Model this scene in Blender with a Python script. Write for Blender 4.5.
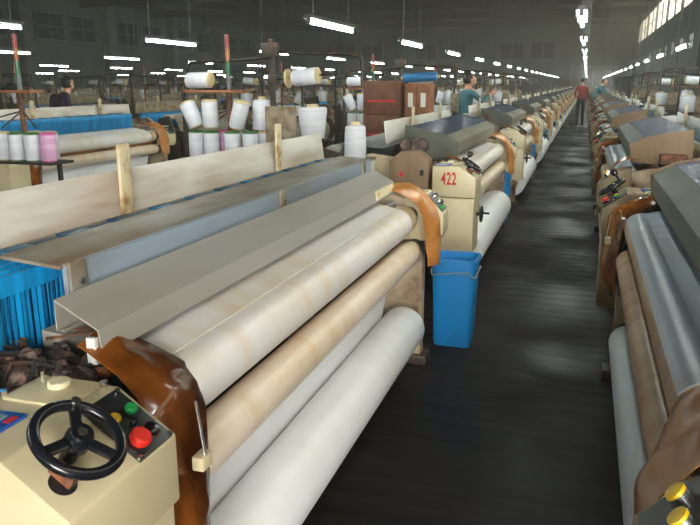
import bpy, bmesh, math, random
from mathutils import Vector, Matrix, Euler, noise
random.seed(7)
scene = bpy.context.scene
for o in list(bpy.data.objects): bpy.data.objects.remove(o)
C = scene.collection
PI = math.pi

# ------------------------------------------------------------------ camera
F_PX, CAM_H, VP = 700.0, 1.5, (587.0, 84.0)
d = Vector(((VP[0]-350)/F_PX, -(VP[1]-262.5)/F_PX, -1)).normalized()      # world +Y seen from the camera
up = Vector((0, -d.z, d.y)).normalized()
xa = d.cross(up)
cam_d = bpy.data.cameras.new('camera'); cam = bpy.data.objects.new('camera', cam_d); C.objects.link(cam)
R = Matrix((xa, d, up))
cam.matrix_world = Matrix.Translation((0, 0, CAM_H)) @ R.to_4x4()
cam_d.sensor_width = 36; cam_d.lens = 36*F_PX/700; cam_d.clip_start = .02; cam_d.clip_end = 400
scene.camera = cam

# ------------------------------------------------------------------ world, exposure
HAZE = 0.0042
TUBE_POWER = 66.0
w = bpy.data.worlds.new('world'); scene.world = w; w.use_nodes = True
w.node_tree.nodes['Background'].inputs[0].default_value = (.55, .62, .65, 1)
w.node_tree.nodes['Background'].inputs[1].default_value = .6
# lint and mist hanging in the air
_v = w.node_tree.nodes.new('ShaderNodeVolumeScatter'); _v.inputs['Color'].default_value = (.86,.83,.74,1); _v.inputs['Density'].default_value = HAZE; _v.inputs['Anisotropy'].default_value = .3
w.node_tree.links.new(_v.outputs[0], w.node_tree.nodes['World Output'].inputs['Volume'])
vs = scene.view_settings
vs.view_transform = 'Standard'; vs.look = 'None'; vs.gamma = 1; vs.use_curve_mapping = False
vs.exposure = 0.3

# ------------------------------------------------------------------ materials
def nodes(name):
    m = bpy.data.materials.new(name); m.use_nodes = True
    nt = m.node_tree; return m, nt, nt.nodes['Principled BSDF']
def lin(c): return tuple(((v/255)/12.92 if v/255 <= .04045 else ((v/255+.055)/1.055)**2.4) for v in c)+(1,)
M = {}
def mat(key, rgb, rough=.5, metal=0, rgb2=None, scale=6, lo=.4, hi=.7, bump=0, bscale=60, stretch=(1,1,1), detail=4, spec=.5, trans=0):
    """paint / metal / cloth with a second colour (wear, dirt, grain) mixed in by noise"""
    m, nt, p = nodes(key); N = nt.nodes; L = nt.links
    p.inputs['Roughness'].default_value = rough; p.inputs['Metallic'].default_value = metal
    p.inputs['Specular IOR Level'].default_value = spec
    p.inputs['Base Color'].default_value = lin(rgb)
    if trans: p.inputs['Transmission Weight'].default_value = trans
    if rgb2 or bump:
        tc = N.new('ShaderNodeTexCoord'); mp = N.new('ShaderNodeMapping'); mp.inputs['Scale'].default_value = stretch
        L.new(tc.outputs['Object'], mp.inputs['Vector'])
    if rgb2:
        nz = N.new('ShaderNodeTexNoise'); nz.inputs['Scale'].default_value = scale; nz.inputs['Detail'].default_value = detail
        L.new(mp.outputs['Vector'], nz.inputs['Vector'])
        r = N.new('ShaderNodeValToRGB'); r.color_ramp.elements[0].position = lo; r.color_ramp.elements[1].position = hi
        r.color_ramp.elements[0].color = lin(rgb); r.color_ramp.elements[1].color = lin(rgb2)
        L.new(nz.outputs['Fac'], r.inputs['Fac']); L.new(r.outputs['Color'], p.inputs['Base Color'])
    if bump:
        nb = N.new('ShaderNodeTexNoise'); nb.inputs['Scale'].default_value = bscale; nb.inputs['Detail'].default_value = 3
        L.new(mp.outputs['Vector'], nb.inputs['Vector'])
        b = N.new('ShaderNodeBump'); b.inputs['Strength'].default_value = bump; b.inputs['Distance'].default_value = .01
        L.new(nb.outputs['Fac'], b.inputs['Height']); L.new(b.outputs['Normal'], p.inputs['Normal'])
    M[key] = m; return m

mat('beige', (206,194,158), .42, 0, (182,164,122), 5, .5, .85, .03, 40)
mat('beige_dark', (148,130,98), .5, 0, (98,76,50), 7, .42, .75, .05, 40)  # worn beige, darkened to stand for shade on the window-side row
mat('frame_rust', (178,162,132), .5, 0, (92,50,36), 5, .44, .62, .1, 40)
mat('black', (22,24,30), .22)
mat('black_matt', (30,31,33), .5)
mat('panel_dark', (38,42,44), .35, 0, (62,60,54), 20, .5, .8)
mat('red', (214,44,34), .35); mat('green', (20,150,74), .35); mat('yellow', (236,190,30), .35)
mat('lens_green', (16,96,52), .3); mat('lens_amber', (150,84,34), .3); mat('lens_red', (128,30,32), .3)
mat('red_paint', (186,36,44), .5)
mat('chrome', (214,216,216), .18, 1)
mat('galv', (172,172,166), .36, .12, (152,146,130), 2.2, .45, .8, .03, 30, (3,.7,3))
mat('galv_stain', (146,144,134), .5, .1, (112,86,50), 3, .42, .72, .03, 30, (3,.8,3))
mat('steel_blue', (150,166,180), .34, .15, (124,128,124), 2.5, .45, .75, .02, 30, (3,.8,3))
mat('plate_white', (212,210,202), .42, .1, (146,112,66), 1.5, .40, .78, .03, 20, (6,1,6))
mat('cream_post', (206,194,158), .5, 0, (150,112,66), 18, .5, .7)
mat('rust', (84,58,44), .7, 0, (142,86,52), 30, .45, .65, .8, 50)
mat('grime', (62,52,48), .5, .1, (136,108,92), 30, .45, .72, .8, 60)
mat('iron', (66,60,54), .5, .5, (98,70,50), 14, .5, .75, .2, 50)
mat('pipe_dark', (48,44,42), .5, .3, (88,62,48), 10, .5, .75)
mat('plate_worn', (150,138,116), .6, 0, (104,86,62), 14, .4, .7, .1, 60)
mat('brown_side', (132,110,84), .6, 0, (118,94,68), 9, .4, .7, .1, 60, (1,1,.3))
mat('hood_film', (78,92,120), .25, .0, (104,116,138), 3, .45, .75, .12, 14, (4,1,4), spec=.6)
mat('hood_dark', (80,84,72), .65, .0, (60,62,52), 4, .4, .75, .05, 30, (2,.7,2))  # hood grey with the window-side row's shade put into its colour
mat('hood_grey', (146,144,128), .42, .1, (112,108,88), 4, .45, .75, .03, 30, (2,.7,2))
mat('blue_heald', (16,150,214), .4, 0, (12,112,168), 3, .4, .7, 0, 1, (1,14,1))
mat('blue_mid', (22,112,152), .45, 0, (14,66,96), 12, .4, .6)
mat('blue_dark', (10,66,92), .5)
mat('bin_blue', (24,134,204), .4, 0, (18,100,160), 4, .5, .8)
mat('orange_bar', (178,116,56), .5, 0, (140,84,40), 14, .4, .7, 0, 1, (1,.4,1))
mat('yarn', (208,211,216), .65, 0, (196,200,208), 60, .4, .6, .05, 300, (.05,.05,1))
mat('yarn_grey', (196,198,196), .65, 0, (170,172,170), 30, .4, .7)
mat('yarn_pink', (206,168,196), .6, 0, (190,140,176), 60, .4, .6, 0, 1, (.05,.05,1))
mat('cap_green', (70,116,60), .5); mat('cap_pink', (196,96,150), .5); mat('cap_blue', (38,110,160), .5); mat('cap_tan', (202,184,140), .6)
mat('carton', (150,100,66), .75, 0, (126,80,52), 8, .4, .7); mat('carton_dark', (112,74,54), .75, 0, (90,58,44), 8, .4, .7)
mat('white_paint', (216,216,210), .5); mat('lcd', (132,146,140), .25); mat('disp_blue', (24,78,160), .3)
mat('label_cream', (222,214,178), .5, 0, (176,160,112), 40, .55, .7)
mat('wall_paint', (84,92,88), .85, 0, (68,74,71), .5, .4, .7)
mat('ceiling_dark', (36,41,41), .9, 0, (29,33,33), .4, .4, .7)
mat('column', (100,108,104), .8, 0, (84,90,86), 1, .4, .7)
mat('glass_dark', (40,52,58), .15)
mat('fixture', (90,96,96), .5); mat('wire', (120,124,120), .5)
mat('skin', (196,146,116), .5); mat('hair', (20,18,18), .5)
mat('shirt_teal', (66,112,122), .8); mat('coat_red', (150,52,46), .8); mat('trousers', (40,42,52), .85); mat('coat_purple', (44,30,52), .8); mat('eye', (20,16,14), .3)
mat('shoe', (26,24,24), .5)

def amber():
    m, nt, p = nodes('amber'); N = nt.nodes; L = nt.links
    tc = N.new('ShaderNodeTexCoord'); nz = N.new('ShaderNodeTexNoise'); nz.inputs['Scale'].default_value = 5; nz.inputs['Detail'].default_value = 5
    L.new(tc.outputs['Object'], nz.inputs['Vector'])
    r = N.new('ShaderNodeValToRGB'); r.color_ramp.elements[0].position = .36; r.color_ramp.elements[1].position = .68
    r.color_ramp.elements[0].color = lin((92,46,16)); r.color_ramp.elements[1].color = lin((190,112,42))
    L.new(nz.outputs['Fac'], r.inputs['Fac']); L.new(r.outputs['Color'], p.inputs['Base Color'])
    p.inputs['Roughness'].default_value = .16
    tr = N.new('ShaderNodeBsdfTranslucent'); L.new(r.outputs['Color'], tr.inputs['Color'])
    mx = N.new('ShaderNodeMixShader'); mx.inputs[0].default_value = .35
    out = nt.nodes['Material Output']
    L.new(p.outputs[0], mx.inputs[1]); L.new(tr.outputs[0], mx.inputs[2]); L.new(mx.outputs[0], out.inputs['Surface'])
    M['amber'] = m
amber()
def amber_light():
    mat('amber_light', (190,130,68), .32, 0, (150,94,46), 6, .4, .7)
amber_light()
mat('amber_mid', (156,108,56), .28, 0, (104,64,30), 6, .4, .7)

def cloth(key, base, stain, lo, hi, rough=.38, ends=0.0):
    """woven synthetic cloth or roller skin; brown water stains run as rings around the roll (object Y is the roll axis)"""
    m, nt, p = nodes(key); N = nt.nodes; L = nt.links
    tc = N.new('ShaderNodeTexCoord')
    mp = N.new('ShaderNodeMapping'); mp.inputs['Scale'].default_value = (1.2, 5, 1.2); L.new(tc.outputs['Object'], mp.inputs['Vector'])
    nz = N.new('ShaderNodeTexNoise'); nz.inputs['Scale'].default_value = 1.6; nz.inputs['Detail'].default_value = 5; nz.inputs['Roughness'].default_value = .6
    L.new(mp.outputs['Vector'], nz.inputs['Vector'])
    mp2 = N.new('ShaderNodeMapping'); mp2.inputs['Scale'].default_value = (1.5, .5, 1.5); L.new(tc.outputs['Object'], mp2.inputs['Vector'])
    n2 = N.new('ShaderNodeTexNoise'); n2.inputs['Scale'].default_value = 3; n2.inputs['Detail'].default_value = 2; L.new(mp2.outputs['Vector'], n2.inputs['Vector'])
    mul = N.new('ShaderNodeMath'); mul.operation = 'MULTIPLY'; L.new(nz.outputs['Fac'], mul.inputs[0]); L.new(n2.outputs['Fac'], mul.inputs[1])
    r = N.new('ShaderNodeValToRGB'); r.color_ramp.elements[0].position = lo; r.color_ramp.elements[1].position = hi
    r.color_ramp.elements[0].color = lin(base); r.color_ramp.elements[1].color = lin(stain)
    L.new(mul.outputs[0], r.inputs['Fac']); L.new(r.outputs['Color'], p.inputs['Base Color'])
    p.inputs['Roughness'].default_value = rough
    wv = N.new('ShaderNodeTexNoise'); wv.inputs['Scale'].default_value = 260; L.new(tc.outputs['Object'], wv.inputs['Vector'])
    b = N.new('ShaderNodeBump'); b.inputs['Strength'].default_value = .05; b.inputs['Distance'].default_value = .002
    L.new(wv.outputs['Fac'], b.inputs['Height']); L.new(b.outputs['Normal'], p.inputs['Normal'])
    M[key] = m
cloth('cloth', (232,230,228), (220,204,176), .22, .46)
cloth('cloth_clean', (232,234,236), (222,222,220), .2, .5)
cloth('cloth_beam', (230,216,198), (212,188,150), .2, .42, .34)
cloth('roller_beige', (216,198,166), (190,152,104), .22, .36, .36)
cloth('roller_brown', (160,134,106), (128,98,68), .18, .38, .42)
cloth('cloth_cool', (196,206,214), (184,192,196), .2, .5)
cloth('cloth_right', (140,154,168), (132,134,134), .22, .4, .4)  # cloth tone lowered to carry the shade of the window-side row

def floor_mat():
    m, nt, p = nodes('floor'); N = nt.nodes; L = nt.links
    tc = N.new('ShaderNodeTexCoord')
    nz = N.new('ShaderNodeTexNoise'); nz.inputs['Scale'].default_value = 1.1; nz.inputs['Detail'].default_value = 7; L.new(tc.outputs['Object'], nz.inputs['Vector'])
    mp = N.new('ShaderNodeMapping'); mp.inputs['Scale'].default_value = (1.2, 14, 1); L.new(tc.outputs['Object'], mp.inputs['Vector'])
    n2 = N.new('ShaderNodeTexNoise'); n2.inputs['Scale'].default_value = 1.5; n2.inputs['Detail'].default_value = 4; L.new(mp.outputs['Vector'], n2.inputs['Vector'])
    mul = N.new('ShaderNodeMath'); mul.operation = 'MULTIPLY'; L.new(nz.outputs['Fac'], mul.inputs[0]); L.new(n2.outputs['Fac'], mul.inputs[1])
    r = N.new('ShaderNodeValToRGB'); e = r.color_ramp.elements
    e[0].position = .16; e[1].position = .42; e[0].color = lin((14,13,14)); e[1].color = lin((38,32,28))
    L.new(mul.outputs[0], r.inputs['Fac']); L.new(r.outputs['Color'], p.inputs['Base Color'])
    rr = N.new('ShaderNodeValToRGB'); rr.color_ramp.elements[0].position = .4; rr.color_ramp.elements[1].position = .62
    rr.color_ramp.elements[0].color = (.36,.36,.36,1); rr.color_ramp.elements[1].color = (.7,.7,.7,1); p.inputs['Specular IOR Level'].default_value = .16
    L.new(nz.outputs['Fac'], rr.inputs['Fac']); L.new(rr.outputs['Color'], p.inputs['Roughness'])
    wv = N.new('ShaderNodeTexWave'); wv.bands_direction = 'Y'; wv.inputs['Scale'].default_value = 2.2; wv.inputs['Distortion'].default_value = 5; wv.inputs['Detail'].default_value = 2
    L.new(tc.outputs['Object'], wv.inputs['Vector'])
    ad = N.new('ShaderNodeMath'); ad.operation = 'ADD'; L.new(wv.outputs['Fac'], ad.inputs[0]); L.new(n2.outputs['Fac'], ad.inputs[1])
    b = N.new('ShaderNodeBump'); b.inputs['Strength'].default_value = .11; b.inputs['Distance'].default_value = .02
    L.new(ad.outputs[0], b.inputs['Height']); L.new(b.outputs['Normal'], p.inputs['Normal'])
    M['floor'] = m
floor_mat()
def emit(key, rgb, s):
    m = bpy.data.materials.new(key); m.use_nodes = True; nt = m.node_tree; nt.nodes.clear()
    e = nt.nodes.new('ShaderNodeEmission'); o = nt.nodes.new('ShaderNodeOutputMaterial'); nt.links.new(e.outputs[0], o.inputs[0])
    e.inputs[0].default_value = rgb+(1,); e.inputs[1].default_value = s; M[key] = m
emit('tube', (.90, 1.0, .93), TUBE_POWER)
emit('daylight', (1.0, .90, .68), 4.0)
emit('daylight_fill', (1.0, .96, .90), 30.0)  # strong glow for the added window behind the camera
emit('daylight_low', (.85, .92, .80), .5)
emit('red_led', (1, .05, .02), .6)

# ------------------------------------------------------------------ mesh helpers
class MB:
    def __init__(s, off=(0,0,0)): s.v = []; s.f = []; s.off = Vector(off)
    def add(s, vs, fs):
        n = len(s.v); s.v += [Vector(p)-s.off for p in vs]; s.f += [tuple(i+n for i in f) for f in fs]; return s
    def box(s, a, b):
        x0,x1 = sorted((a[0],b[0])); y0,y1 = sorted((a[1],b[1])); z0,z1 = sorted((a[2],b[2]))
        return s.add([(x0,y0,z0),(x1,y0,z0),(x1,y1,z0),(x0,y1,z0),(x0,y0,z1),(x1,y0,z1),(x1,y1,z1),(x0,y1,z1)],
                     [(0,3,2,1),(4,5,6,7),(0,1,5,4),(1,2,6,5),(2,3,7,6),(3,0,4,7)])
    def obox(s, c, ax, hx, hy, hz):
        """oriented box: centre, 3 unit axes, half sizes"""
        c = Vector(c); X,Y,Z = [Vector(a) for a in ax]; vs = []
        for sz in (-1,1):
            for sx,sy in ((-1,-1),(1,-1),(1,1),(-1,1)): vs.append(c+X*hx*sx+Y*hy*sy+Z*hz*sz)
        return s.add(vs, [(0,3,2,1),(4,5,6,7),(0,1,5,4),(1,2,6,5),(2,3,7,6),(3,0,4,7)])
    def prism(s, prof, y0, y1):
        """closed (x,z) profile extruded along y"""
        n = len(prof); vs = [(x,y0,z) for x,z in prof]+[(x,y1,z) for x,z in prof]
        a = sum(prof[i][0]*prof[(i+1)%n][1]-prof[(i+1)%n][0]*prof[i][1] for i in range(n))
        fs = [tuple(range(n)), tuple(range(2*n-1, n-1, -1))]+[(i, i+n, (i+1)%n+n, (i+1)%n) for i in range(n)]
        if a < 0: fs = [f[::-1] for f in fs]
        return s.add(vs, fs)
    def sheet(s, path, y0, y1, t=.003):
        """open (x,z) path, thickened, extruded along y"""
        up_ = []; dn = []
        for i,(x,z) in enumerate(path):
            a = Vector(path[max(i-1,0)]); b = Vector(path[min(i+1,len(path)-1)]); n = (b-a).normalized(); n = Vector((-n.y, n.x))*t/2
            up_.append((x+n.x, z+n.y)); dn.append((x-n.x, z-n.y))
        return s.prism(up_+dn[::-1], y0, y1)
    def cyl(s, a, b, r, n=16, r2=None, caps=True):
        return s.lathe(a, b, [(0,r),(1,r if r2 is None else r2)], n, caps)
    def lathe(s, a, b, prof, n=20, caps=True):
        """prof: list of (t along a-b, radius)"""
        a = Vector(a); b = Vector(b); dz = (b-a).normalized()
        x = dz.orthogonal().normalized(); y = dz.cross(x); vs = []; fs = []
        for t,r in prof:
            c = a+(b-a)*t
            for k in range(n):
                g = 2*PI*k/n; vs.append(c+(x*math.cos(g)+y*math.sin(g))*r)
        for i in range(len(prof)-1):
            for k in range(n): fs.append((i*n+k, i*n+(k+1)%n, (i+1)*n+(k+1)%n, (i+1)*n+k))
        if caps: fs.append(tuple(range(n-1,-1,-1))); fs.append(tuple((len(prof)-1)*n+k for k in range(n)))
        return s.add(vs, fs)
    def tube(s, pts, r, n=8, closed=False):
        pts = [Vector(p) for p in pts]; vs = []; fs = []; m = len(pts); nx = None
        for i,p in enumerate(pts):
            t = (pts[(i+1)%m]-pts[i-1]) if closed else (pts[min(i+1,m-1)]-pts[max(i-1,0)])
            t.normalize()
            if nx is None: nx = t.orthogonal().normalized()
            nx = (nx-t*nx.dot(t)).normalized(); ny = t.cross(nx)
            rr = r[i] if isinstance(r,(list,tuple)) else r
            for k in range(n):
                g = 2*PI*k/n; vs.append(p+(nx*math.cos(g)+ny*math.sin(g))*rr)
        for i in range(m if closed else m-1):
            j = (i+1)%m
            for k in range(n): fs.append((i*n+k, i*n+(k+1)%n, j*n+(k+1)%n, j*n+k))
        if not closed: fs.append(tuple(range(n-1,-1,-1))); fs.append(tuple((m-1)*n+k for k in range(n)))
        return s.add(vs, fs)
    def ball(s, c, r, n=12, m=8, sc=(1,1,1)):
        c = Vector(c); vs = []; fs = []
        for i in range(1,m):
            ph = PI*i/m
            for k in range(n):
                g = 2*PI*k/n; vs.append(c+Vector((math.sin(ph)*math.cos(g)*sc[0], math.sin(ph)*math.sin(g)*sc[1], math.cos(ph)*sc[2]))*r)
        vs += [c+Vector((0,0,r*sc[2])), c-Vector((0,0,r*sc[2]))]; T = len(vs)-2
        for i in range(m-2):
            for k in range(n): fs.append((i*n+k, (i+1)*n+k, (i+1)*n+(k+1)%n, i*n+(k+1)%n))
        for k in range(n): fs.append((T, k, (k+1)%n)); fs.append((T+1, (m-2)*n+(k+1)%n, (m-2)*n+k))
        return s.add(vs, fs)
    def lump(s, c, r, seed, sc=(1,1,1), amt=.45):
        k = len(s.v); s.ball(Vector(c), r, 14, 10, sc); cc = Vector(c)-s.off
        for i in range(k, len(s.v)):
            q = s.v[i]-cc; s.v[i] = cc+q*(1+amt*noise.noise(q*(2.2/r)+Vector((seed*3.1,seed*1.7,0))))
        return s
    def mesh(s, name, m, bevel=0, smooth=40):
        me = bpy.data.meshes.new(name); me.from_pydata([tuple(v) for v in s.v], [], s.f)
        if bevel:
            bm = bmesh.new(); bm.from_mesh(me)
            es = [e for e in bm.edges if len(e.link_faces)==2 and e.calc_face_angle(0) > .45]
            bmesh.ops.bevel(bm, geom=es, offset=bevel, segments=2, affect='EDGES', clamp_overlap=True, profile=.6)
            bm.to_mesh(me); bm.free()
        if smooth:
            me.polygons.foreach_set('use_smooth', [True]*len(me.polygons)); me.set_sharp_from_angle(angle=math.radians(smooth))
        me.materials.append(M[m]); me.update(); return me
    def build(s, name, m, parent=None, bevel=0, smooth=40, label=None):
        o = bpy.data.objects.new(name, s.mesh(name, m, bevel, smooth)); C.objects.link(o); o.parent = parent
        if label: o['label'] = label
        return o
def tag(o, label, cat, group=None):
    o['label'] = label; o['category'] = cat
    if group: o['group'] = group
    return o
def empty(name, loc=(0,0,0), rz=0):
    o = bpy.data.objects.new(name, None); o.empty_display_size = .1; C.objects.link(o); o.location = loc; o.rotation_euler = (0,0,rz); return o
def thing(name, label, cat, loc=(0,0,0), rz=0, group=None): return tag(empty(name, loc, rz), label, cat, group)
KIDS = {}
def kids(o): return [c for c in bpy.data.objects if c.parent == o]
def collect(root): 
    return [(c, collect(c)) for c in kids(root)]
def copy_tree(root, tree, loc, rz=0, label=None, group=None, swap=None):
    r = root.copy(); C.objects.link(r); r.location = loc; r.rotation_euler = (0,0,rz)
    if label: r['label'] = label
    if group: r['group'] = group
    def rec(tr, par):
        for c, sub in tr:
            k = c.copy(); C.objects.link(k); k.parent = par
            if swap and c.data and c.data in swap: k.data = swap[c.data]
            rec(sub, k)
    rec(tree, r); return r
def struct(o): o['kind'] = 'structure'; return o
def merged(root, tree, name, skip=()):
    """one mesh holding a whole thing (for copies too far away to show their parts)"""
    bm = bmesh.new(); mats = []
    def rec(tr, mtx):
        for c, sub in tr:
            mw = mtx @ c.matrix_basis
            if c.type == 'MESH' and c.name.split('.')[0] not in skip:
                me = c.data.copy(); me.transform(mw)
                mt = me.materials[0]
                if mt not in mats: mats.append(mt)
                for p in me.polygons: p.material_index = mats.index(mt)
                bm.from_mesh(me); bpy.data.meshes.remove(me)
            rec(sub, mw)
    rec(tree, Matrix())
    me = bpy.data.meshes.new(name); bm.to_mesh(me); bm.free()
    for mt in mats: me.materials.append(mt)
    return me

# ------------------------------------------------------------------ the hall
X0, X1, Y0, Y1, ZC = -40.0, 4.6, -6.0, 85.0, 8.2
struct(MB().box((X0-.3,Y0-.3,-.2),(X1+.3,Y1+.3,0)).build('floor','floor'))
ceil = struct(MB().box((X0-.3,Y0-.3,ZC),(X1+.3,Y1+.3,ZC+.2)).build('ceiling','ceiling_dark'))
for k in range(9):
    y = 1.0+10*k
    MB().box((X0,y-.15,ZC-.6),(X1,y+.15,ZC)).build('roof_beam','ceiling_dark',ceil)
wb_ = struct(empty('wall_back'))      # end wall behind the photographer, unseen glazed opening added to light the left foreground
for a,b in (((X0-.3,0),(.5,ZC)),((.5,0),(X1+.3,.8)),((.5,3.9),(X1+.3,ZC)),((4.4,.8),(X1+.3,3.9))): MB().box((a[0],Y0-.3,a[1]),(b[0],Y0,b[1])).build('wall_panel','wall_paint',wb_)
gw = struct(empty('window_91',(.5,Y0-.15,.8)))  # added light source, out of view, brightens the near left looms
fr = MB()
for i in range(4):
    fr.box((i*1.3-.04,-.05,0),(i*1.3+.04,.05,3.1))
    if i < 3:
        for j in range(3): MB().box((i*1.3+.04,-.006,j*1.03+.05),(i*1.3+1.26,.006,j*1.03+1.0)).build('pane','daylight_fill',gw)
for j in range(4): fr.box((0,-.045,j*1.03-.03),(3.9,.045,j*1.03+.03))
fr.build('window_frame','column',gw)
wf = struct(MB().box((X0-.3,Y1,0),(X1+.3,Y1+.3,ZC)).build('wall_far','wall_paint'))
wl = struct(MB().box((X0-.3,Y0,0),(X0,Y1,ZC)).build('wall_left','wall_paint'))
# left wall: columns and pairs of high dark windows, a lower row of shutters
for k in range(8):
    y = 14.0+10.0*k
    struct(MB().box((X0,y-.5,0),(X0+.7,y+.5,ZC)).build('trim_%d'%(k+1),'column'))
    for j in range(2):
        yc = y+3.0+j*3.9
        f = struct(empty('window_%d'%(2*k+j+1), (X0,yc,4.9)))
        MB().box((0,-1.5,0),(.06,1.5,1.9)).build('pane','glass_dark',f)
        fr = MB(); fr.box((0,-1.6,-.1),(.12,1.6,0)); fr.box((0,-1.6,1.9),(.12,1.6,2.0)); fr.box((0,-1.6,0),(.12,-1.5,1.9)); fr.box((0,1.5,0),(.12,1.6,1.9)); fr.box((0,-.04,0),(.1,.04,1.9)); fr.box((0,-1.5,.9),(.1,1.5,.98))
        fr.build('window_frame','column',f)
# right wall built around its windows
wr = struct(empty('wall_right',(0,0,0)))
T = .3
def strip(z0,z1,y0=Y0,y1=Y1): MB().box((X1,y0,z0),(X1+T,y1,z1)).build('wall_panel','wall_paint',wr)
LOWZ, HIZ = (3.15,3.9), (5.4,7.3)
strip(0,LOWZ[0]); strip(LOWZ[1],HIZ[0]); strip(HIZ[1],ZC)
n_w = 0
def bank(z0,z1,ya,yb,pitch,wid,key,cnt,mull):
    y = ya; prev = Y0; i = 100 if cnt else 200
    while y+wid < yb:
        MB().box((X1,prev,z0),(X1+T,y,z1)).build('wall_pier','wall_paint',wr); prev = y+wid
        f = struct(empty('window_%d'%(i+1), (X1+.045, y+wid/2, z0))); i += 1
        h = z1-z0
        nm = mull
        for q in range(nm):
            a = -wid/2+wid*q/nm+.03; b = -wid/2+wid*(q+1)/nm-.03
            MB().box((0,a,.04),(.012,b,h/2-.02)).build('pane',key,f); MB().box((0,a,h/2+.02),(.012,b,h-.04)).build('pane',key,f)
        fr = MB()
        for q in range(nm+1):
            c = -wid/2+wid*q/nm; fr.box((-.04,c-.03,0),(.04,c+.03,h))
        for zz in (0.02,h/2,h-.02): fr.box((-.035,-wid/2,zz-.025),(.035,wid/2,zz+.025))
        fr.build('window_frame','column',f)
        y += pitch
    MB().box((X1,prev,z0),(X1+T,Y1,z1)).build('wall_pier','wall_paint',wr)
bank(*HIZ, -4.0, 82.0, 4.0, 3.3, 'daylight', 0, 4)
bank(*LOWZ, -2.0, 80.0, 4.0, 1.5, 'daylight_low', 1, 2)
for k in range(8):
    y = 19.4+8*k
    struct(MB().box((X1-.1,y-.2,0),(X1,y+.2,ZC)).build('trim_%d'%(k+21),'column'))
# far wall: a wide gate and high windows
g = struct(empty('door_1',(.6,Y1,0)))
MB().box((-2.2,-.1,0),(2.2,0,3.2)).build('door_leaf','glass_dark',g)
fr = MB(); fr.box((-2.45,-.18,0),(-2.2,0,3.45)); fr.box((2.2,-.18,0),(2.45,0,3.45)); fr.box((-2.2,-.18,3.2),(2.2,0,3.45)); fr.box((-.06,-.16,0),(.06,0,3.2)); fr.build('door_frame','column',g)
for k,x in enumerate((-5,-8.4,-15,-18.4,-25,-28.4)):
    f = struct(empty('window_%d'%(51+k),(x,Y1,4.3)))
    MB().box((-1.3,-.06,0),(1.3,0,1.7)).build('pane','glass_dark',f)
    fr = MB(); fr.box((-1.4,-.12,-.1),(1.4,0,0)); fr.box((-1.4,-.12,1.7),(1.4,0,1.8)); fr.box((-1.4,-.12,0),(-1.3,0,1.7)); fr.box((1.3,-.12,0),(1.4,0,1.7)); fr.box((-.05,-.1,0),(.05,0,1.7)); fr.build('window_frame','column',f)

# ------------------------------------------------------------------ fluorescent lamps hung on wires
LZ = 2.14
def make_lamp():
    t = thing('fluorescent_lamp','x','lamp')
    MB().prism([(-.055,.035),(-.03,.075),(.03,.075),(.055,.035),(.02,.04),(-.02,.04)],-.77,.77).build('lamp_housing','fixture',t)
    tb = MB().cyl((0,-.735,0),(0,.735,0),.017,10).build('lamp_tube','tube',t)
    for s in (-1,1):
        MB().box((-.02,s*.735,-.02),(.02,s*.765,.06)).build('tube_socket','fixture',t)
        MB().cyl((0,s*.6,.07),(0,s*.6,ZC-LZ),.004,5).build('suspension_wire','wire',t)
    return t
lamp = make_lamp(); ltree = collect(lamp); first = True
ROWS = [(-.1,-11.95,'above the open aisle between the two loom rows'),(-2.86,-11.95,'over the backs of the looms in the row with loom 422'),
        (1.6,-9.35,'over the loom row beside the window wall'),(-6.4,-9.7,'over the second row of looms'),
        (-11.5,.1,'over the third row of looms'),(-18.5,1.8,'over the fourth row of looms'),(-25,2.5,'in the far part of the hall by the column wall'),(-32,.8,'in the far part of the hall by the column wall')]
for x,y0,txt in ROWS:
    k = 0
    while y0+4*k < 80:
        y = y0+4*k; k += 1
        if y < Y0+1 or x < -10 and y < 4 or x > -1 and y < 3: continue
        if x < -20 and (y < 14 or k % 2): continue
        lab = 'lit tube lamp '+txt
        if first: lamp.location = (x,y,LZ); lamp['label'] = lab; lamp['group'] = 'tube lamps '+txt; first = False
        else: copy_tree(lamp, ltree, (x,y,LZ), 0, lab, 'tube lamps '+txt)

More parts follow.
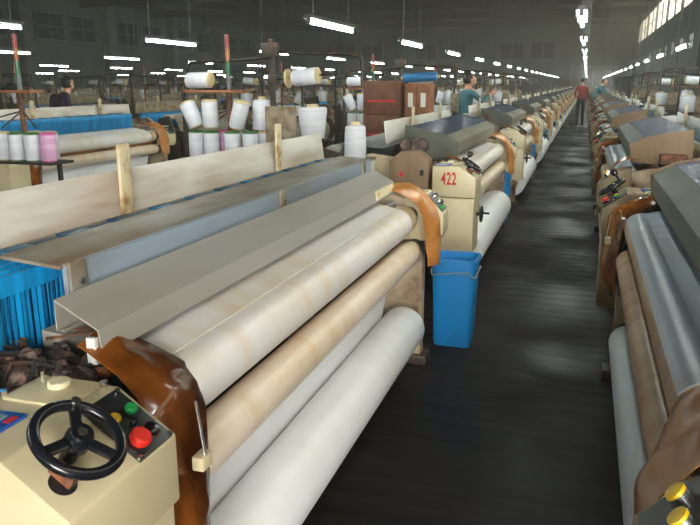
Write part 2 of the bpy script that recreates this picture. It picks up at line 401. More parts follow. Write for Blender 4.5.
# ------------------------------------------------------------------ a water-jet loom
OX, OY = -.66, .716            # measured front corner of the nearest loom; all loom coordinates below are in its frame
OFF = (OX, OY, 0)
def B(): return MB(OFF)
nrm = Vector((.077,0,.116)).normalized(); slope = Vector((-.116,0,.077)).normalized()   # control-box chamfer
def cham(s, y, off=0): return Vector((-.66,y,.885))+slope*s+nrm*off    # point on the chamfer, s metres up from its front edge
def dense(P, n=3):
    out = []
    for a,b in zip(P,P[1:]): out += [tuple(Vector(a).lerp(Vector(b),k/n)) for k in range(n)]
    return out+[P[-1]]
def guard(y_in, far):
    """brown plastic splash guard folded over the roll ends"""
    if not far:
        Lp = [(-.945,1.10,.985),(-.90,1.074,.985),(-.82,1.055,.955),(-.765,1.035,.925),(-.715,1.015,.89),(-.692,1.005,.85),(-.685,1.0,.77),(-.683,.992,.70),(-.69,.99,.60),(-.70,.99,.50)]
        Rp = [(-.955,1.205,.975),(-.92,1.226,.972),(-.85,1.243,.94),(-.80,1.262,.905),(-.765,1.255,.868),(-.745,1.25,.81),(-.74,1.243,.74),(-.736,1.236,.66),(-.735,1.225,.57),(-.735,1.215,.48)]
    else:
        e = y_in
        Lp = [(-.905,3.345,.985),(-.86,3.35,.985),(-.80,3.36,.955),(-.752,3.375,.915),(-.728,3.385,.86),(-.718,3.39,.80),(-.712,3.40,.74),(-.71,3.40,.69),(-.70,3.405,.645),(-.70,3.41,.60)]
        Rp = [(-.89,3.46+e,1.01),(-.83,3.50+e,1.01),(-.78,3.52+e,.985),(-.735,3.535+e,.945),(-.69,3.535+e,.885),(-.668,3.535+e,.82),(-.662,3.535+e,.75),(-.662,3.535+e,.69),(-.662,3.535+e,.635),(-.668,3.525+e,.595)]
    nu = 13; Lp, Rp = dense(Lp), dense(Rp); vs = []; fs = []
    for i,(a,b) in enumerate(zip(Lp,Rp)):
        for k in range(nu):
            t = k/(nu-1); p = Vector(a).lerp(Vector(b), t)
            bul = math.sin(PI*t)*(.012+.03*noise.noise(p*7+Vector((1.3,.4,2)))+.012*noise.noise(p*22))
            p += Vector((.6,0,.8)).normalized()*bul if i < 13 else Vector((1,0,0))*bul
            vs.append(p)
    for i in range(len(Lp)-1):
        for k in range(nu-1): fs.append((i*nu+k, i*nu+k+1, (i+1)*nu+k+1, (i+1)*nu+k))
    n = len(vs); vs2 = [p-Vector((.0015,0,.002)) for p in vs]
    m = B(); m.add(vs+vs2, fs+[tuple(j+n for j in f[::-1]) for f in fs])
    rim = [k for k in range(nu)]+[i*nu+nu-1 for i in range(1,len(Lp))]+[(len(Lp)-1)*nu+k for k in range(nu-2,-1,-1)]+[i*nu for i in range(len(Lp)-2,0,-1)]
    m.f += [(rim[i-1], rim[i-1]+n, rim[i]+n, rim[i]) for i in range(len(rim))]
    return m

def make_loom(hood, roll_r, rolls=('cloth','cloth_beam','cloth_clean'), knob=True, right=False):
    yellow = right; paint = 'beige_dark' if right else 'beige'; hg = 'hood_dark' if right else 'hood_grey'; EPY = .16 if right else 0  # right row: dimness painted in through darker box and hood colours
    t = thing('water_jet_loom','x','loom')
    # ---- control box at the handwheel end
    cb = B().prism([(-.66,.751),(-.66,.885),(-.776,.962),(-.955,.958),(-.955,.751)], .716, 1.0).build('control_box',paint,t,.006)
    B().prism([(-.668,.36),(-.668,.746),(-.94,.746),(-.94,.36)], .722, .99).build('lower_cabinet',paint,t,.005)
    B().prism([(-.805,.959),(-.805,.966),(-.94,.964),(-.94,.957)], .892, .996).build('hatch',paint,cb,.002)
    B().lathe((-.876,.962,.963),(-.876,.962,.976),[(0,.021),(.8,.021),(1,.018)],24).build('round_cap','label_cream',cb)
    for y,x in ((.9,-.945),(.995,-.943),(.99,-.80)):
        B().cyl((x,y,.962),(x,y,.972),.007,10).build('latch','chrome',cb)
    # brake-lever hole and lever
    hc = cham(.055,.759,.0005)
    hb = B(); hb.lathe(hc, hc+nrm*.0015, [(0,.022),(1,.022)], 24); hb.build('lever_slot','black_matt',cb)
    B().obox(cham(.062,.764,.012),(Vector((0,1,0)).cross(nrm),Vector((0,1,0)),nrm),.022,.009,.010).build('brake_lever','rust',cb,.002)
    # button panel
    bp = B().obox(cham(.068,.937,.003),(slope,Vector((0,1,0)),nrm),.067,.048,.003).build('button_panel','panel_dark',cb,.001)
    def btn(s,y,r,h,key,name,ring=None):
        q = cham(s,y,.005)
        m = B(); m.lathe(q,q+nrm*h,[(0,r*.75),(.45,r*.75),(.5,r),(.85,r),(1,r*.8)],20); m.build(name,key,cb)
        if ring: B().lathe(q,q+nrm*.006,[(0,r*1.25),(1,r*1.2)],20).build('button_collar',ring,cb)
    btn(.084,.956,.0115,.018,'green','start_button','black_matt'); btn(.086,.915,.0105,.016,'yellow','jog_button','black_matt')
    btn(.030,.912,.019,.026,'red','stop_button','black_matt'); btn(.032,.955,.014,.014,'black','key_socket','rust')
    btn(.058,.928,.006,.026,'black','toggle_switch','chrome')
    for s,y in ((.006,.892),(.006,.98),(.13,.98)): B().cyl(cham(s,y,.004),cham(s,y,.010),.005,10).build('screw','chrome',cb)
    # digital counter
    ds = B().prism([(-.846,.9585),(-.846,.966),(-.95,.963),(-.95,.9575)], .762, .850).build('counter_panel','disp_blue',cb,.001)
    B().prism([(-.872,.962),(-.872,.9672),(-.935,.9652),(-.935,.961)], .80,.834).build('counter_screen','lcd',cb)
    for k in range(5): B().box((-.866-.016*k,.770,.962),(-.876-.016*k,.786,.9675)).build('counter_key','white_paint',cb)
    B().box((-.850,.812,.962),(-.862,.834,.9675)).build('counter_lamp','red_paint',cb)
    # handwheel
    hub = Vector((-.703,.800,.970)); hw = empty('handwheel', hub-Vector(OFF)); hw.parent = t
    hw.rotation_euler = nrm.to_track_quat('Z','Y').to_euler()
    pts = [(math.cos(a)*.068, math.sin(a)*.068, 0) for a in [2*PI*k/40 for k in range(40)]]
    MB().tube(pts,.0095,10,True).build('wheel_rim','black',hw)
    MB().lathe((0,0,-.045),(0,0,.016),[(0,.014),(.45,.014),(.5,.022),(.85,.022),(1,.018)],20).build('wheel_hub','black',hw)
    for k in range(3):
        a = 2*PI*k/3+(.85 if not knob else 0); v = Vector((math.cos(a),math.sin(a),0))
        MB().obox(v*.042,(v,Vector((-v.y,v.x,0)),Vector((0,0,1))),.026,.009,.005).build('spoke','black',hw,.003)
    MB().cyl((0,0,.0155),(0,0,.018),.008,10).build('hub_bolt','iron',hw)
    a = .85 if not knob else 2.4; v = Vector((math.cos(a),math.sin(a),0))*.068
    if knob: MB().lathe(v,v+Vector((0,0,.075)),[(0,.006),(.5,.006),(.55,.016),(.85,.019),(1,.012)],14).build('crank_knob','black',hw)
    else: MB().cyl(v,v+Vector((0,0,.013)),.008,12).build('rim_bolt','chrome',hw)
    # small regulating handwheel on the front of the lower cabinet
    if knob and not right:
        q = Vector((-.665,.86,.62))
        m = B(); m.tube([q+Vector((.035,math.cos(g)*.05,math.sin(g)*.05)) for g in [2*PI*k/20 for k in range(20)]],.008,8,True)
        m.cyl(q,q+Vector((.045,0,0)),.012,10); m.obox(q+Vector((.035,0,0)),((0,1,0),(0,0,1),(1,0,0)),.05,.007,.005); m.obox(q+Vector((.035,0,0)),((0,0,1),(0,1,0),(1,0,0)),.05,.007,.005)
        m.cyl(q+Vector((.035,.045,.0)),q+Vector((.085,.045,.0)),.008,8); m.build('regulator_wheel','black',t)
    # ---- side frames with feet, tie beams
    for ya,yb,key in ((1.03,1.09,'frame_rust'),(3.56,3.63,'frame_rust')):
        f = B().prism([(-.76,.05),(-.76,.62),(-.80,.90),(-.98,.94),(-1.5,1.0),(-1.75,.85),(-1.78,.05),(-1.45,.05),(-1.38,.30),(-1.02,.30),(-.95,.05)],ya,yb).build('side_frame',key,t,.008)
        for x in (-.855,-1.61): B().box((x-.13,ya-.03,0),(x+.13,yb+.03,.055)).build('foot','iron',f,.005)
    for x,z in ((-1.2,.22),(-1.55,.55)): B().box((x-.05,1.09,z-.06),(x+.05,3.56,z+.06)).build('tie_beam','iron',t,.004)
    # ---- rolls
    def roll(name,x,z,r,ya,yb,key,shaft=.018):
        o = empty(name,(x-OX,(ya+yb)/2-OY,z)); o.parent = t; h = (yb-ya)/2
        MB().lathe((0,-h,0),(0,h,0),[(0,r*.55),(0,r*.985),(.003,r),(.997,r),(1,r*.985),(1,r*.55)],48).build(name+'_body',key,o)
        MB().cyl((0,-h-.17,0),(0,h+.15,0),shaft,14).build('shaft','iron',o); return o, h
    o,h = roll('surface_roll',-.83,.835,.071,1.245,3.40,'roller_beige')
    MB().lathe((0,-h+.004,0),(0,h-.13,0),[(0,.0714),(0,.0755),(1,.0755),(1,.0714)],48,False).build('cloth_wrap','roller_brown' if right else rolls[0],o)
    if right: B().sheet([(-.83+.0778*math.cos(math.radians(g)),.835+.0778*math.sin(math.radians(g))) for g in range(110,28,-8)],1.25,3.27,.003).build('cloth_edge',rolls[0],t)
    o,h = roll('press_roll',-.795,.67,.0585,1.235,3.40,'roller_beige')
    MB().lathe((0,-h+.004,0),(0,h-.07,0),[(0,.0588),(0,.0625),(1,.0625),(1,.0588)],48,False).build('cloth_wrap',rolls[1],o)
    o,h = roll('cloth_roll',-.82,.26,roll_r,1.22,3.40,rolls[2],.03)
    MB().lathe((0,h-.002,0),(0,h+.012,0),[(0,roll_r*.3),(0,roll_r*.5),(1,roll_r*.5),(1,roll_r*.3)],24,False).build('core_tube','cap_tan',o)
    MB().lathe((0,-h-.012,0),(0,-h+.002,0),[(0,roll_r*.3),(0,roll_r*.5),(1,roll_r*.5),(1,roll_r*.3)],24,False).build('core_tube','cap_tan',o)
    # cloth running from the breast beam over the rolls
    B().sheet([(-1.02,.946),(-.96,.938),(-.92,.9305),(-.885,.922),(-.858,.9145),(-.838,.912)],1.25,3.27,.003).build('cloth_sheet',rolls[0],t)
    B().sheet([(-.8545,.65),(-.89,.50),(-.82-roll_r*.96,.26+roll_r*.2)],1.25,3.34,.003).build('cloth_sheet',rolls[2],t)
    B().cyl((-.90,1.22,.905),(-.90,3.44,.905),.016,16).build('expander_bar','steel_blue',t)
    B().box((-.862,1.2,.735),(-.842,3.44,.765)).build('scraper_bar','orange_bar',t,.004)
    for ya in (1.13,3.45):
        for x,z,rr in ((-.83,.835,.045),(-.795,.67,.04),(-.82,.26,.06)):
            B().cyl((x,ya-.02,z),(x,ya+.08,z),rr,16).build('bearing','iron',t)
    # ---- far-end operator panel
    ep = B().prism([(-.655,.742),(-.655,.848),(-.752,.951),(-.86,.955),(-.86,.70),(-.675,.70)],3.54+EPY,3.69+EPY).build('end_panel',paint,t,.004)
    es = Vector((-.097,0,.103)).normalized(); en = Vector((.103,0,.097)).normalized(); ec = Vector((-.7035,3.615+EPY,.8995))
    B().obox(ec+en*.002,(es,Vector((0,1,0)),en),.06,.062,.002).build('panel_face','panel_dark',ep)
    for a,b,key in ((.03,-.03,'chrome'),(-.005,-.03,'chrome'),(-.04,-.03,'green'),(.03,.03,'black'),(-.015,.035,'black')) if not yellow else ((.022,-.02,'yellow'),(.018,.04,'yellow')):
        q = ec+es*a+Vector((0,b,0))+en*.003; r = .016 if yellow else .011
        if key == 'yellow':
            B().lathe(q,q+en*.02,[(0,r*1.15),(1,r*1.1)],20).build('button_collar','chrome',ep); B().lathe(q+en*.0195,q+en*.026,[(0,r*1.02),(.8,r),(1,r*.8)],20).build('push_button','yellow',ep)
        else: B().lathe(q,q+en*.02,[(0,r),(.7,r),(1,r*.75)],16).build('push_button',key,ep)
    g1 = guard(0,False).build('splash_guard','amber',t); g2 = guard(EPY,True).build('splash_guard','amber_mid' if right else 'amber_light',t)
    B().cyl((-.70,1.135,.88),(-.685,1.135,.765),.0035,8).build('guard_pin','chrome',g1)
    B().box((-.705,1.115,.735),(-.678,1.155,.766)).build('guard_clamp','beige',g1,.004)
    # ---- weft mechanism at the handwheel end: pump, nozzle block, hoses
    mech = B(); 
    for i,(p,r,sc) in enumerate((((-.99,1.03,.90),.055,(1.2,.8,.7)),((-1.06,1.04,.92),.06,(1,.9,.8)),((-.93,1.06,.915),.05,(1.2,.8,.8)),((-1.13,1.02,.89),.06,(1,1,.8)),((-1.2,1.0,.90),.055,(1,1,.8)),((-1.0,1.10,.93),.045,(1.3,.7,.7)))):
        mech.lump(p,r,i,sc)
    for i in range(26):
        mech.lump((random.uniform(-1.22,-.9),random.uniform(1.0,1.13),random.uniform(.92,.965)),random.uniform(.012,.028),i+20,(1.2,.9,.9),.6)
    mech.box((-1.25,.98,.72),(-.9,1.09,.885)); mech.build('weft_pump','grime',t)
    B().lump((-.925,1.12,.925),.035,9,(1.3,1,.9),.3).build('nozzle_block','rust',t)
    for i in range(4):
        x = -1.16+.06*i
        B().tube([(x,.99,.93),(x+.02,1.0,.975+.01*(i%2)),(x+.05,1.05,.985-.012*i),(x+.08,1.1,.95),(x+.1,1.14,.93)],.0065,8).build('hose','black_matt' if i%2 else 'iron',t)
    B().tube([(-1.05,1.13,.975),(-.98,1.16,.985),(-.965,1.2,.985),(-1.0,1.2,.982),(-1.06,1.16,.975)],.004,6).build('wire_loop','rust',t)
    if not hood:
        # ---- rail (bent sheet channel), reed beam, top cover, heald shafts, back plate
        ra = B().sheet([(-.975,1.012),(-.992,1.012),(-.992,1.075),(-.892,1.022),(-.885,.968),(-.893,.966)],1.10,3.42,.004).build('breast_rail','galv',t,0,30)
        B().box((-.914,1.088,.952),(-.892,1.10,1.008)).build('rail_bracket','white_paint',ra,.002)
        pl = B().obox((-.8855,3.24,.998),((0,1,0),Vector((-.007,0,.054)).normalized(),(1,0,0)),.15,.02,.002).build('maker_plate','label_cream',ra)
        B().cyl((-.884,3.135,.998),(-.8825,3.135,.998),.012,16).build('sticker','yellow',pl)
        B().prism([(-1.02,.90),(-1.02,.985),(-1.07,.99),(-1.07,.90)],1.14,3.42).build('sley','galv_stain',t,.003)
        bm_ = B().prism([(-1.022,1.055),(-1.022,1.124),(-1.034,1.128),(-1.034,1.055)],1.18,3.46).build('reed_beam','steel_blue',t,.002)
        for y in (1.185,2.3,3.3): 
            br = B().box((-1.016,y,1.052),(-1.03,y+.05,1.13)).build('beam_bracket','galv_stain',bm_,.002)
            B().cyl((-1.0155,y+.028,1.085),(-1.010,y+.028,1.085),.007,10).build('bolt','chrome',br)
        B().prism([(-1.03,1.118),(-1.03,1.126),(-1.19,1.138),(-1.19,1.130)],1.17,3.47).build('top_cover','galv_stain',t,.001)
        B().cyl((-1.16,1.10,1.085),(-1.2,1.2,1.09),.02,12).build('cover_hinge','cream_post',t)
        for j in range(5):
            x = -1.105-.036*j
            hf = B(); hf.box((x-.007,1.06,1.075),(x+.007,3.36,1.118)); hf.box((x-.007,1.06,.63),(x+.007,3.36,.67)); hf.box((x-.008,1.05,.63),(x+.008,1.066,1.118)); hf.box((x-.008,3.35,.63),(x+.008,3.366,1.118))
            h_ = hf.build('heald_shaft','blue_heald',t,.002)
            wr_ = B()
            for k in range(150):
                y = 1.075+2.27*k/149; a = random.uniform(-.3,.3); hw2 = .0048
                wr_.obox((x+random.uniform(-.003,.003),y,.872),((math.sin(a),math.cos(a),0),(math.cos(a),-math.sin(a),0),(0,0,1)),hw2,.0008,.205)
            q = wr_.build('heald_wires','blue_heald',h_,0,0); q['kind'] = 'stuff'
        for k in range(22):
            y = 1.12+.103*k
            B().box((-1.215,y,1.09),(-1.262,y+.088,1.126+.004*(k%2))).build('shaft_hook','blue_dark' if k%3==2 else 'blue_mid',t,.003)
        B().prism([(-1.272,1.108),(-1.272,1.118),(-1.385,1.094),(-1.385,1.084)],1.12,3.60).build('back_ledge','galv_stain',t,.001)
        bk = B().prism([(-1.378,1.085),(-1.39,1.085),(-1.412,1.232),(-1.400,1.234)],1.1,3.74).build('back_plate','plate_white',t,.002)
    else:
        hd = B().sheet([(-.885,.99),(-.868,1.0),(-.866,1.082)],1.14,3.44,.004).build('hood_front',hg,t)
        B().sheet([(-.866,1.082),(-.958,1.132)],1.14,3.44,.004).build('hood_slope',hg,t)
        B().sheet([(-.958,1.133),(-1.24,1.192)],1.14,3.44,.005).build('hood_top','hood_film',t)
        for ya in (1.12,3.44):
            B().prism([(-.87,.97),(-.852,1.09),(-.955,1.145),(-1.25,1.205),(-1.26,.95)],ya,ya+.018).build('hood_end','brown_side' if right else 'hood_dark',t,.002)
        B().box((-1.05,3.46,.97),(-1.22,3.55,1.035)).build('end_block','rust',t,.004)
        for j in range(2):
            x = -1.20-.05*j
            B().box((x-.012,1.16,.8),(x+.012,3.4,1.11)).build('heald_shaft','blue_heald',t,.002)
        bk = B().prism([(-1.378,1.065),(-1.39,1.065),(-1.412,1.232),(-1.400,1.234)],1.1,3.74).build('back_plate','plate_white',t,.002)
    for y in (1.86,3.06):
        p = B(); p.box((-1.365,y,1.09),(-1.377,y+.055,1.318)); p.box((-1.377,y+.04,1.09),(-1.39,y+.055,1.318)); p.build('plate_post','cream_post',bk,.002)
    # brown end casing behind the control box
    sc_ = B().prism([(-1.0,.42),(-1.0,.985),(-1.07,1.05),(-1.2,1.045),(-1.285,.97),(-1.285,.42)],.80,.93).build('drive_casing','brown_side',t,.006)
    B().cyl((-1.19,.80,.886),(-1.19,.785,.886),.016,14).build('casing_button','red_paint',sc_)
    B().box((-1.035,.80,.88),(-1.06,.795,.92)).build('casing_latch','black_matt',sc_)
    gm = B(); gm.cyl((-1.1,.9,1.07),(-1.1,1.05,1.07),.05,16); gm.cyl((-1.2,.92,1.08),(-1.2,1.02,1.08),.04,14); gm.lump((-1.15,1.0,1.08),.05,4)
    if hood: gm.build('weft_gear','grime',t)
    # warp beam and back rest
    wb = empty('warp_beam',(-1.95-OX,2.35-OY,.45)); wb.parent = t
    MB().cyl((0,-1.15,0),(0,1.15,0),.24,32).build('warp_beam_yarn','yarn_grey',wb)
    for s in (-1,1): MB().cyl((0,s*1.15,0),(0,s*1.18,0),.36,32).build('beam_flange','iron',wb)
    MB().cyl((0,-1.35,0),(0,1.35,0),.05,14).build('beam_shaft','iron',wb)
    B().sheet([(-1.98,.69),(-1.86,1.03),(-1.80,1.05),(-1.45,1.02)],1.25,3.4,.003).build('warp_sheet','yarn_grey',t)
    B().cyl((-1.82,1.08,1.0),(-1.82,3.6,1.0),.045,16).build('back_rest_roll','galv',t)
    for y in (1.06,3.595): B().prism([(-1.70,.0),(-1.70,.98),(-1.88,1.03),(-2.05,.6),(-2.05,0)],y-.025,y+.025).build('beam_bracket','iron',t,.004)
    return t

def text_mesh(body, size, key, name):
    cu = bpy.data.curves.new(name,'FONT'); cu.body = body; cu.size = size; cu.extrude = .0008; cu.offset = size*.022; cu.align_x = 'CENTER'; cu.space_character = 1.08
    o = bpy.data.objects.new('tmp',cu); C.objects.link(o); dg = bpy.context.evaluated_depsgraph_get()
    me = bpy.data.meshes.new_from_object(o.evaluated_get(dg)); bpy.data.objects.remove(o); bpy.data.curves.remove(cu)
    me.materials.clear(); me.materials.append(M[key]); return me

PITCH = 4.0
loomA = make_loom(False, .115, knob=False)
loomA.location = (OX,OY,0); tag(loomA,'open loom with bare grey metal rails, blue heald shafts and a blue counter panel','loom')
loomB = make_loom(True, .165)
loomB.location = (OX,OY+PITCH,0); tag(loomB,'covered loom with red number 422 on its beige control box','loom')
n = bpy.data.objects.new('loom_number', text_mesh('422',.118,'red_paint','loom_number')); C.objects.link(n); n.parent = loomB
n.location = (-.842-OX, .714-OY, .838); n.rotation_euler = (PI/2,0,0); n.scale = (.56,1,1); n['label'] = 'red stencilled number 422'
treeB = [(c,s) for c,s in collect(loomB) if not c.name.startswith('loom_number')]
far_me = merged(loomB, treeB, 'far_loom', ('bolt','latch','screw','hose','counter_key','counter_screen','shaft'))
ORD = 'first second third fourth fifth sixth seventh eighth ninth tenth eleventh twelfth thirteenth fourteenth fifteenth sixteenth seventeenth eighteenth nineteenth twentieth'.split()
for k in range(2,19):
    lab = ORD[k-2]+' covered loom beyond loom 422 in the same row along the aisle'
    if k < 6: copy_tree(loomB, treeB, (OX,OY+PITCH*k,0), 0, lab, 'covered looms beyond loom 422')
    else:
        o = bpy.data.objects.new('water_jet_loom', far_me); C.objects.link(o); o.location = (OX,OY+PITCH*k,0); tag(o,lab,'loom','covered looms beyond loom 422')
# right row: the same looms turned round to face the aisle
RX, RC = .125, 4.75
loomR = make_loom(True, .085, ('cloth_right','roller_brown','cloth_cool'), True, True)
loomR.location = (RX,RC-OY,0); loomR.rotation_euler = (0,0,PI)
tag(loomR,'covered loom on the window side of the aisle with two yellow push buttons','loom')
treeR = collect(loomR); far_r = merged(loomR, treeR, 'far_loom_window_side', ('bolt','latch','screw','hose','counter_key','counter_screen','shaft'))
for k in range(1,19):
    lab = ORD[k-1]+' loom beyond the one with yellow buttons, window side of the aisle'
    if k < 5: copy_tree(loomR, treeR, (RX,RC-OY+PITCH*k,0), PI, lab, 'covered looms on the window side')
    else:
        o = bpy.data.objects.new('water_jet_loom', far_r); C.objects.link(o); o.location = (RX,RC-OY+PITCH*k,0); o.rotation_euler = (0,0,PI); tag(o,lab,'loom','covered looms on the window side')

# ------------------------------------------------------------------ rows of looms deeper in the hall
ROWX = [(-5.24,4.7,'second'),(-9.8,3.2,'third'),(-14.4,4.1,'fourth'),(-19.0,3.5,'fifth'),(-23.6,4.5,'sixth'),(-28.2,3.8,'seventh')]
treeA = collect(loomA)
row_me = far_me.copy(); row_me.name = 'darker_far_loom'      # far loom in darker materials, for the rows deeper in the hall
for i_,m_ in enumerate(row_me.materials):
    sub = {'plate_white':'plate_worn','yarn_grey':'galv_stain','beige':'beige_dark','hood_grey':'hood_dark'}.get(m_.name)
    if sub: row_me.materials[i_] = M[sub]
for i,(x,y,nm) in enumerate(ROWX):
    for k in range(0,14 if i < 3 else 10):
        yy = OY+y+PITCH*k
        if yy < -x*.28-2: continue
        if i == 0 and k == 0:
            copy_tree(loomA, [q for q in treeA if q[0].name.split('.')[0] not in ('breast_rail','reed_beam','top_cover','sley')], (x,yy,0), 0, 'open loom with bright blue heald shafts behind the open foreground loom', 'looms in the second row'); continue
        o = bpy.data.objects.new('water_jet_loom', row_me); C.objects.link(o); o.location = (x-2.0,yy+2.95,0); o.rotation_euler = (0,0,PI)
        tag(o,'covered loom in the %s row of looms in from the aisle'%nm,'loom','looms in the %s row'%nm)

# ------------------------------------------------------------------ blue waste bins in the gaps between looms
def make_bin():
    t = thing('waste_bin','x','bin')
    prof = lambda h,sc: [(sc*x*h, sc*y*h) for x,y in ()]
    m = MB(); rings = []
    def ring(z,w,l,r):
        pts = []
        for cx,cy,a0 in ((w-r,l-r,0),(-w+r,l-r,90),(-w+r,-l+r,180),(w-r,-l+r,270)):
            for k in range(5):
                a = math.radians(a0+k*22.5); pts.append((cx+r*math.cos(a), cy+r*math.sin(a), z))
        return pts
    lev = [ring(.0,.105,.09,.03),ring(.03,.112,.097,.035),ring(.50,.125,.11,.04),ring(.50,.133,.118,.045),ring(.53,.133,.118,.045),ring(.53,.120,.105,.04),ring(.05,.104,.09,.03)]
    vs = [p for l in lev for p in l]; n = 20; fs = [tuple(range(n-1,-1,-1)), tuple((len(lev)-1)*n+k for k in range(n))]
    for i in range(len(lev)-1):
        for k in range(n): fs.append((i*n+k,i*n+(k+1)%n,(i+1)*n+(k+1)%n,(i+1)*n+k))
    m.add(vs,fs); m.build('bin_body','bin_blue',t,0,50)
    MB().tube([(x*1.02,y*1.02,.46-.03*abs(math.sin(a*2))) for a,(x,y,z) in [(k*.314,p) for k,p in enumerate(ring(.46,.129,.114,.04))]],.0045,6,True).build('bin_cord','wire',t)
    return t
bn = make_bin(); bn.location = (-.645,3.96,0); bn['label'] = 'blue plastic waste bin standing beside the control box numbered 422'; btree = collect(bn)
for k in range(1,9):
    copy_tree(bn, btree, (-.85,3.96+PITCH*k,0), 0, 'blue plastic bin beside the %s loom beyond loom 422'%ORD[k-1], 'blue bins beyond loom 422')
bn['group'] = 'blue waste bins'

# ------------------------------------------------------------------ yarn stands (creels)
def make_stand():
    t = thing('yarn_stand','x','stand')
    b = MB
    P = lambda: MB((-2.29,1.08,0))
    P().box((-2.44,.93,0),(-2.14,1.23,.02)).build('base_plate','iron',t,.003)
    P().box((-2.308,1.062,.02),(-2.272,1.098,1.83)).build('post','pipe_dark',t,.003)
    P().tube([(-2.29,1.08,1.735),(-1.66,1.08,1.715),(-1.60,1.08,1.70),(-1.575,1.08,1.67),(-1.57,1.08,1.49)],.014,10).build('upper_bar','pipe_dark',t)
    P().tube([(-2.29,1.08,1.70),(-2.55,1.08,1.68),(-3.0,1.08,1.66),(-3.03,1.08,1.62),(-3.03,1.08,1.44)],.011,8).build('upper_bar','pipe_dark',t)
    P().box((-3.08,.90,.905),(-2.3,1.16,.925)).build('tray','pipe_dark',t,.003)
    for x in (-3.06,-2.35): P().box((x,1.02,0),(x+.03,1.05,1.46 if x < -3 else .905)).build('tray_leg','pipe_dark',t,.003)
    P().box((-3.02,.98,1.435),(-2.5,1.14,1.455)).build('shelf','carton',t,.003)
    mo = MB((-2.29,1.08,0)); 
    for i,x in enumerate((-2.92,-2.84,-2.76,-2.70)): mo.lump((x,1.06,1.475),.035,i,(1.2,1,.8))
    mo.build('yarn_feeder','black_matt',t)
    P().box((-2.335,1.02,1.0),(-2.08,1.035,1.335)).build('shield_panel','plate_worn',t,.003)
    P().cyl((-2.655,1.06,.92),(-2.655,1.06,1.46),.022,12).build('signal_post','rust',t)
    s = empty('signal_tower',(-2.655+2.29,1.06-1.08,1.45)); s.parent = t
    MB().cyl((0,0,0),(0,0,.12),.02,12).build('signal_base','fixture',s)
    for k,key in enumerate(('lens_green','lens_amber','lens_red')): MB().cyl((0,0,.12+.1*k),(0,0,.215+.1*k),.017,14).build('signal_lens',key,s)
    for a,b_ in (((-2.655,1.06,1.30),(-2.95,.98,1.22)),((-2.655,1.06,1.30),(-2.79,.97,1.17)),((-2.655,1.06,1.30),(-2.47,.98,1.18)),((-2.29,1.08,1.53),(-1.80,1.05,1.572)),((-3.03,1.04,1.52),(-2.78,1.02,1.53))):
        P().cyl(a,b_,.006,6).build('creel_arm','pipe_dark',t)
    P().lathe((-2.165,1.07,1.54),(-2.15,1.07,1.541),[(0,.07),(1,.07)],20).build('arm_disc','cap_tan',t)
    P().box((-2.32,1.05,1.50),(-2.25,1.12,1.57)).build('clamp','iron',t,.004)
    P().box((-2.36,1.03,1.70),(-2.22,1.06,1.80)).build('clamp','iron',t,.004)
    P().box((-2.29,1.07,1.078),(-2.1,1.10,1.092)).build('drum_shelf','pipe_dark',t); P().box((-2.1,1.0,1.078),(-1.85,1.18,1.094)).build('drum_shelf','pipe_dark',t,.002)
    return t
stand = make_stand(); stree = collect(stand); stand_me = merged(stand, stree, 'far_stand')
def bobbin(kind):
    t = thing('yarn_package','x','yarn package')
    if kind == 'cone':
        MB().lathe((0,0,.004),(0,0,.235),[(0,.074),(.03,.079),(.5,.077),(.93,.072),(.97,.066),(1,.05)],28).build('yarn','yarn',t); MB().lathe((0,0,0),(0,0,.258),[(0,.045),(.9,.032),(1,.03)],16).build('core','cap_tan',t)
    elif kind == 'drum':
        MB().lathe((0,0,0),(0,0,.23),[(0,.085),(.05,.09),(.9,.112),(1,.105)],28).build('yarn','yarn',t); MB().lathe((0,0,-.006),(0,0,.25),[(0,.04),(1,.045)],14).build('core','cap_tan',t)
    else:
        cap,yn = {'green':('cap_green','yarn'),'pink':('cap_pink','yarn_pink'),'blue':('cap_blue','yarn'),'tan':('cap_tan','yarn')}[kind]
        MB().lathe((0,0,.01),(0,0,.205),[(0,.058),(.03,.062),(.97,.062),(1,.058)],24).build('yarn',yn,t)
        MB().lathe((0,0,.2),(0,0,.222),[(0,.06),(.4,.063),(.8,.05),(1,.03)],20).build('end_cap',cap,t); MB().cyl((0,0,0),(0,0,.012),.05,16).build('end_cap',cap,t)
    return t
BK = {k:bobbin(k) for k in ('cone','drum','green','pink','blue','tan')}
BT = {k:collect(v) for k,v in BK.items()}; used = set()
TXT = {'cone':'white cone of yarn','drum':'big white flared yarn package','green':'green-capped white yarn package','pink':'pink yarn package','blue':'blue-capped white yarn package','tan':'pale-capped white yarn package'}
def put(kind, loc, tilt, where, group):
    """tilt: (angle, heading)"""
    if kind in used: o = copy_tree(BK[kind], BT[kind], loc)
    else: o = BK[kind]; used.add(kind); o.location = loc
    q = Matrix.Rotation(tilt[1],3,'Z') @ Matrix.Rotation(tilt[0],3,'Y'); o.rotation_euler = q.to_euler()
    o['label'] = TXT[kind]+' '+where; o['group'] = group
    return o
ZT = .925
LAYOUT = [('green',(-2.93,1.0,ZT),(0,0),'standing'),('green',(-2.785,.98,ZT),(0,0),'standing'),('green',(-2.60,.98,ZT),(0,0),'standing'),('green',(-2.455,1.0,ZT),(0,0),'standing'),
          ('pink',(-2.735,1.115,ZT),(0,0),'standing'),('tan',(-2.375,1.11,ZT),(0,0),'standing'),
          ('tan',(-2.90,.97,1.165),(-.42,0),'leaning'),('tan',(-2.775,.965,1.165),(-.03,0),'leaning'),('tan',(-2.56,.97,1.165),(.28,0),'leaning'),('cone',(-2.40,1.11,1.148),(0,0),'leaning'),
          ('drum',(-1.97,1.09,1.10),(0,0),'by the shield'),('tan',(-2.12,1.068,1.542),(1.48,0),'lying'),('tan',(-3.0,1.03,1.525),(1.54,0),'lying')]
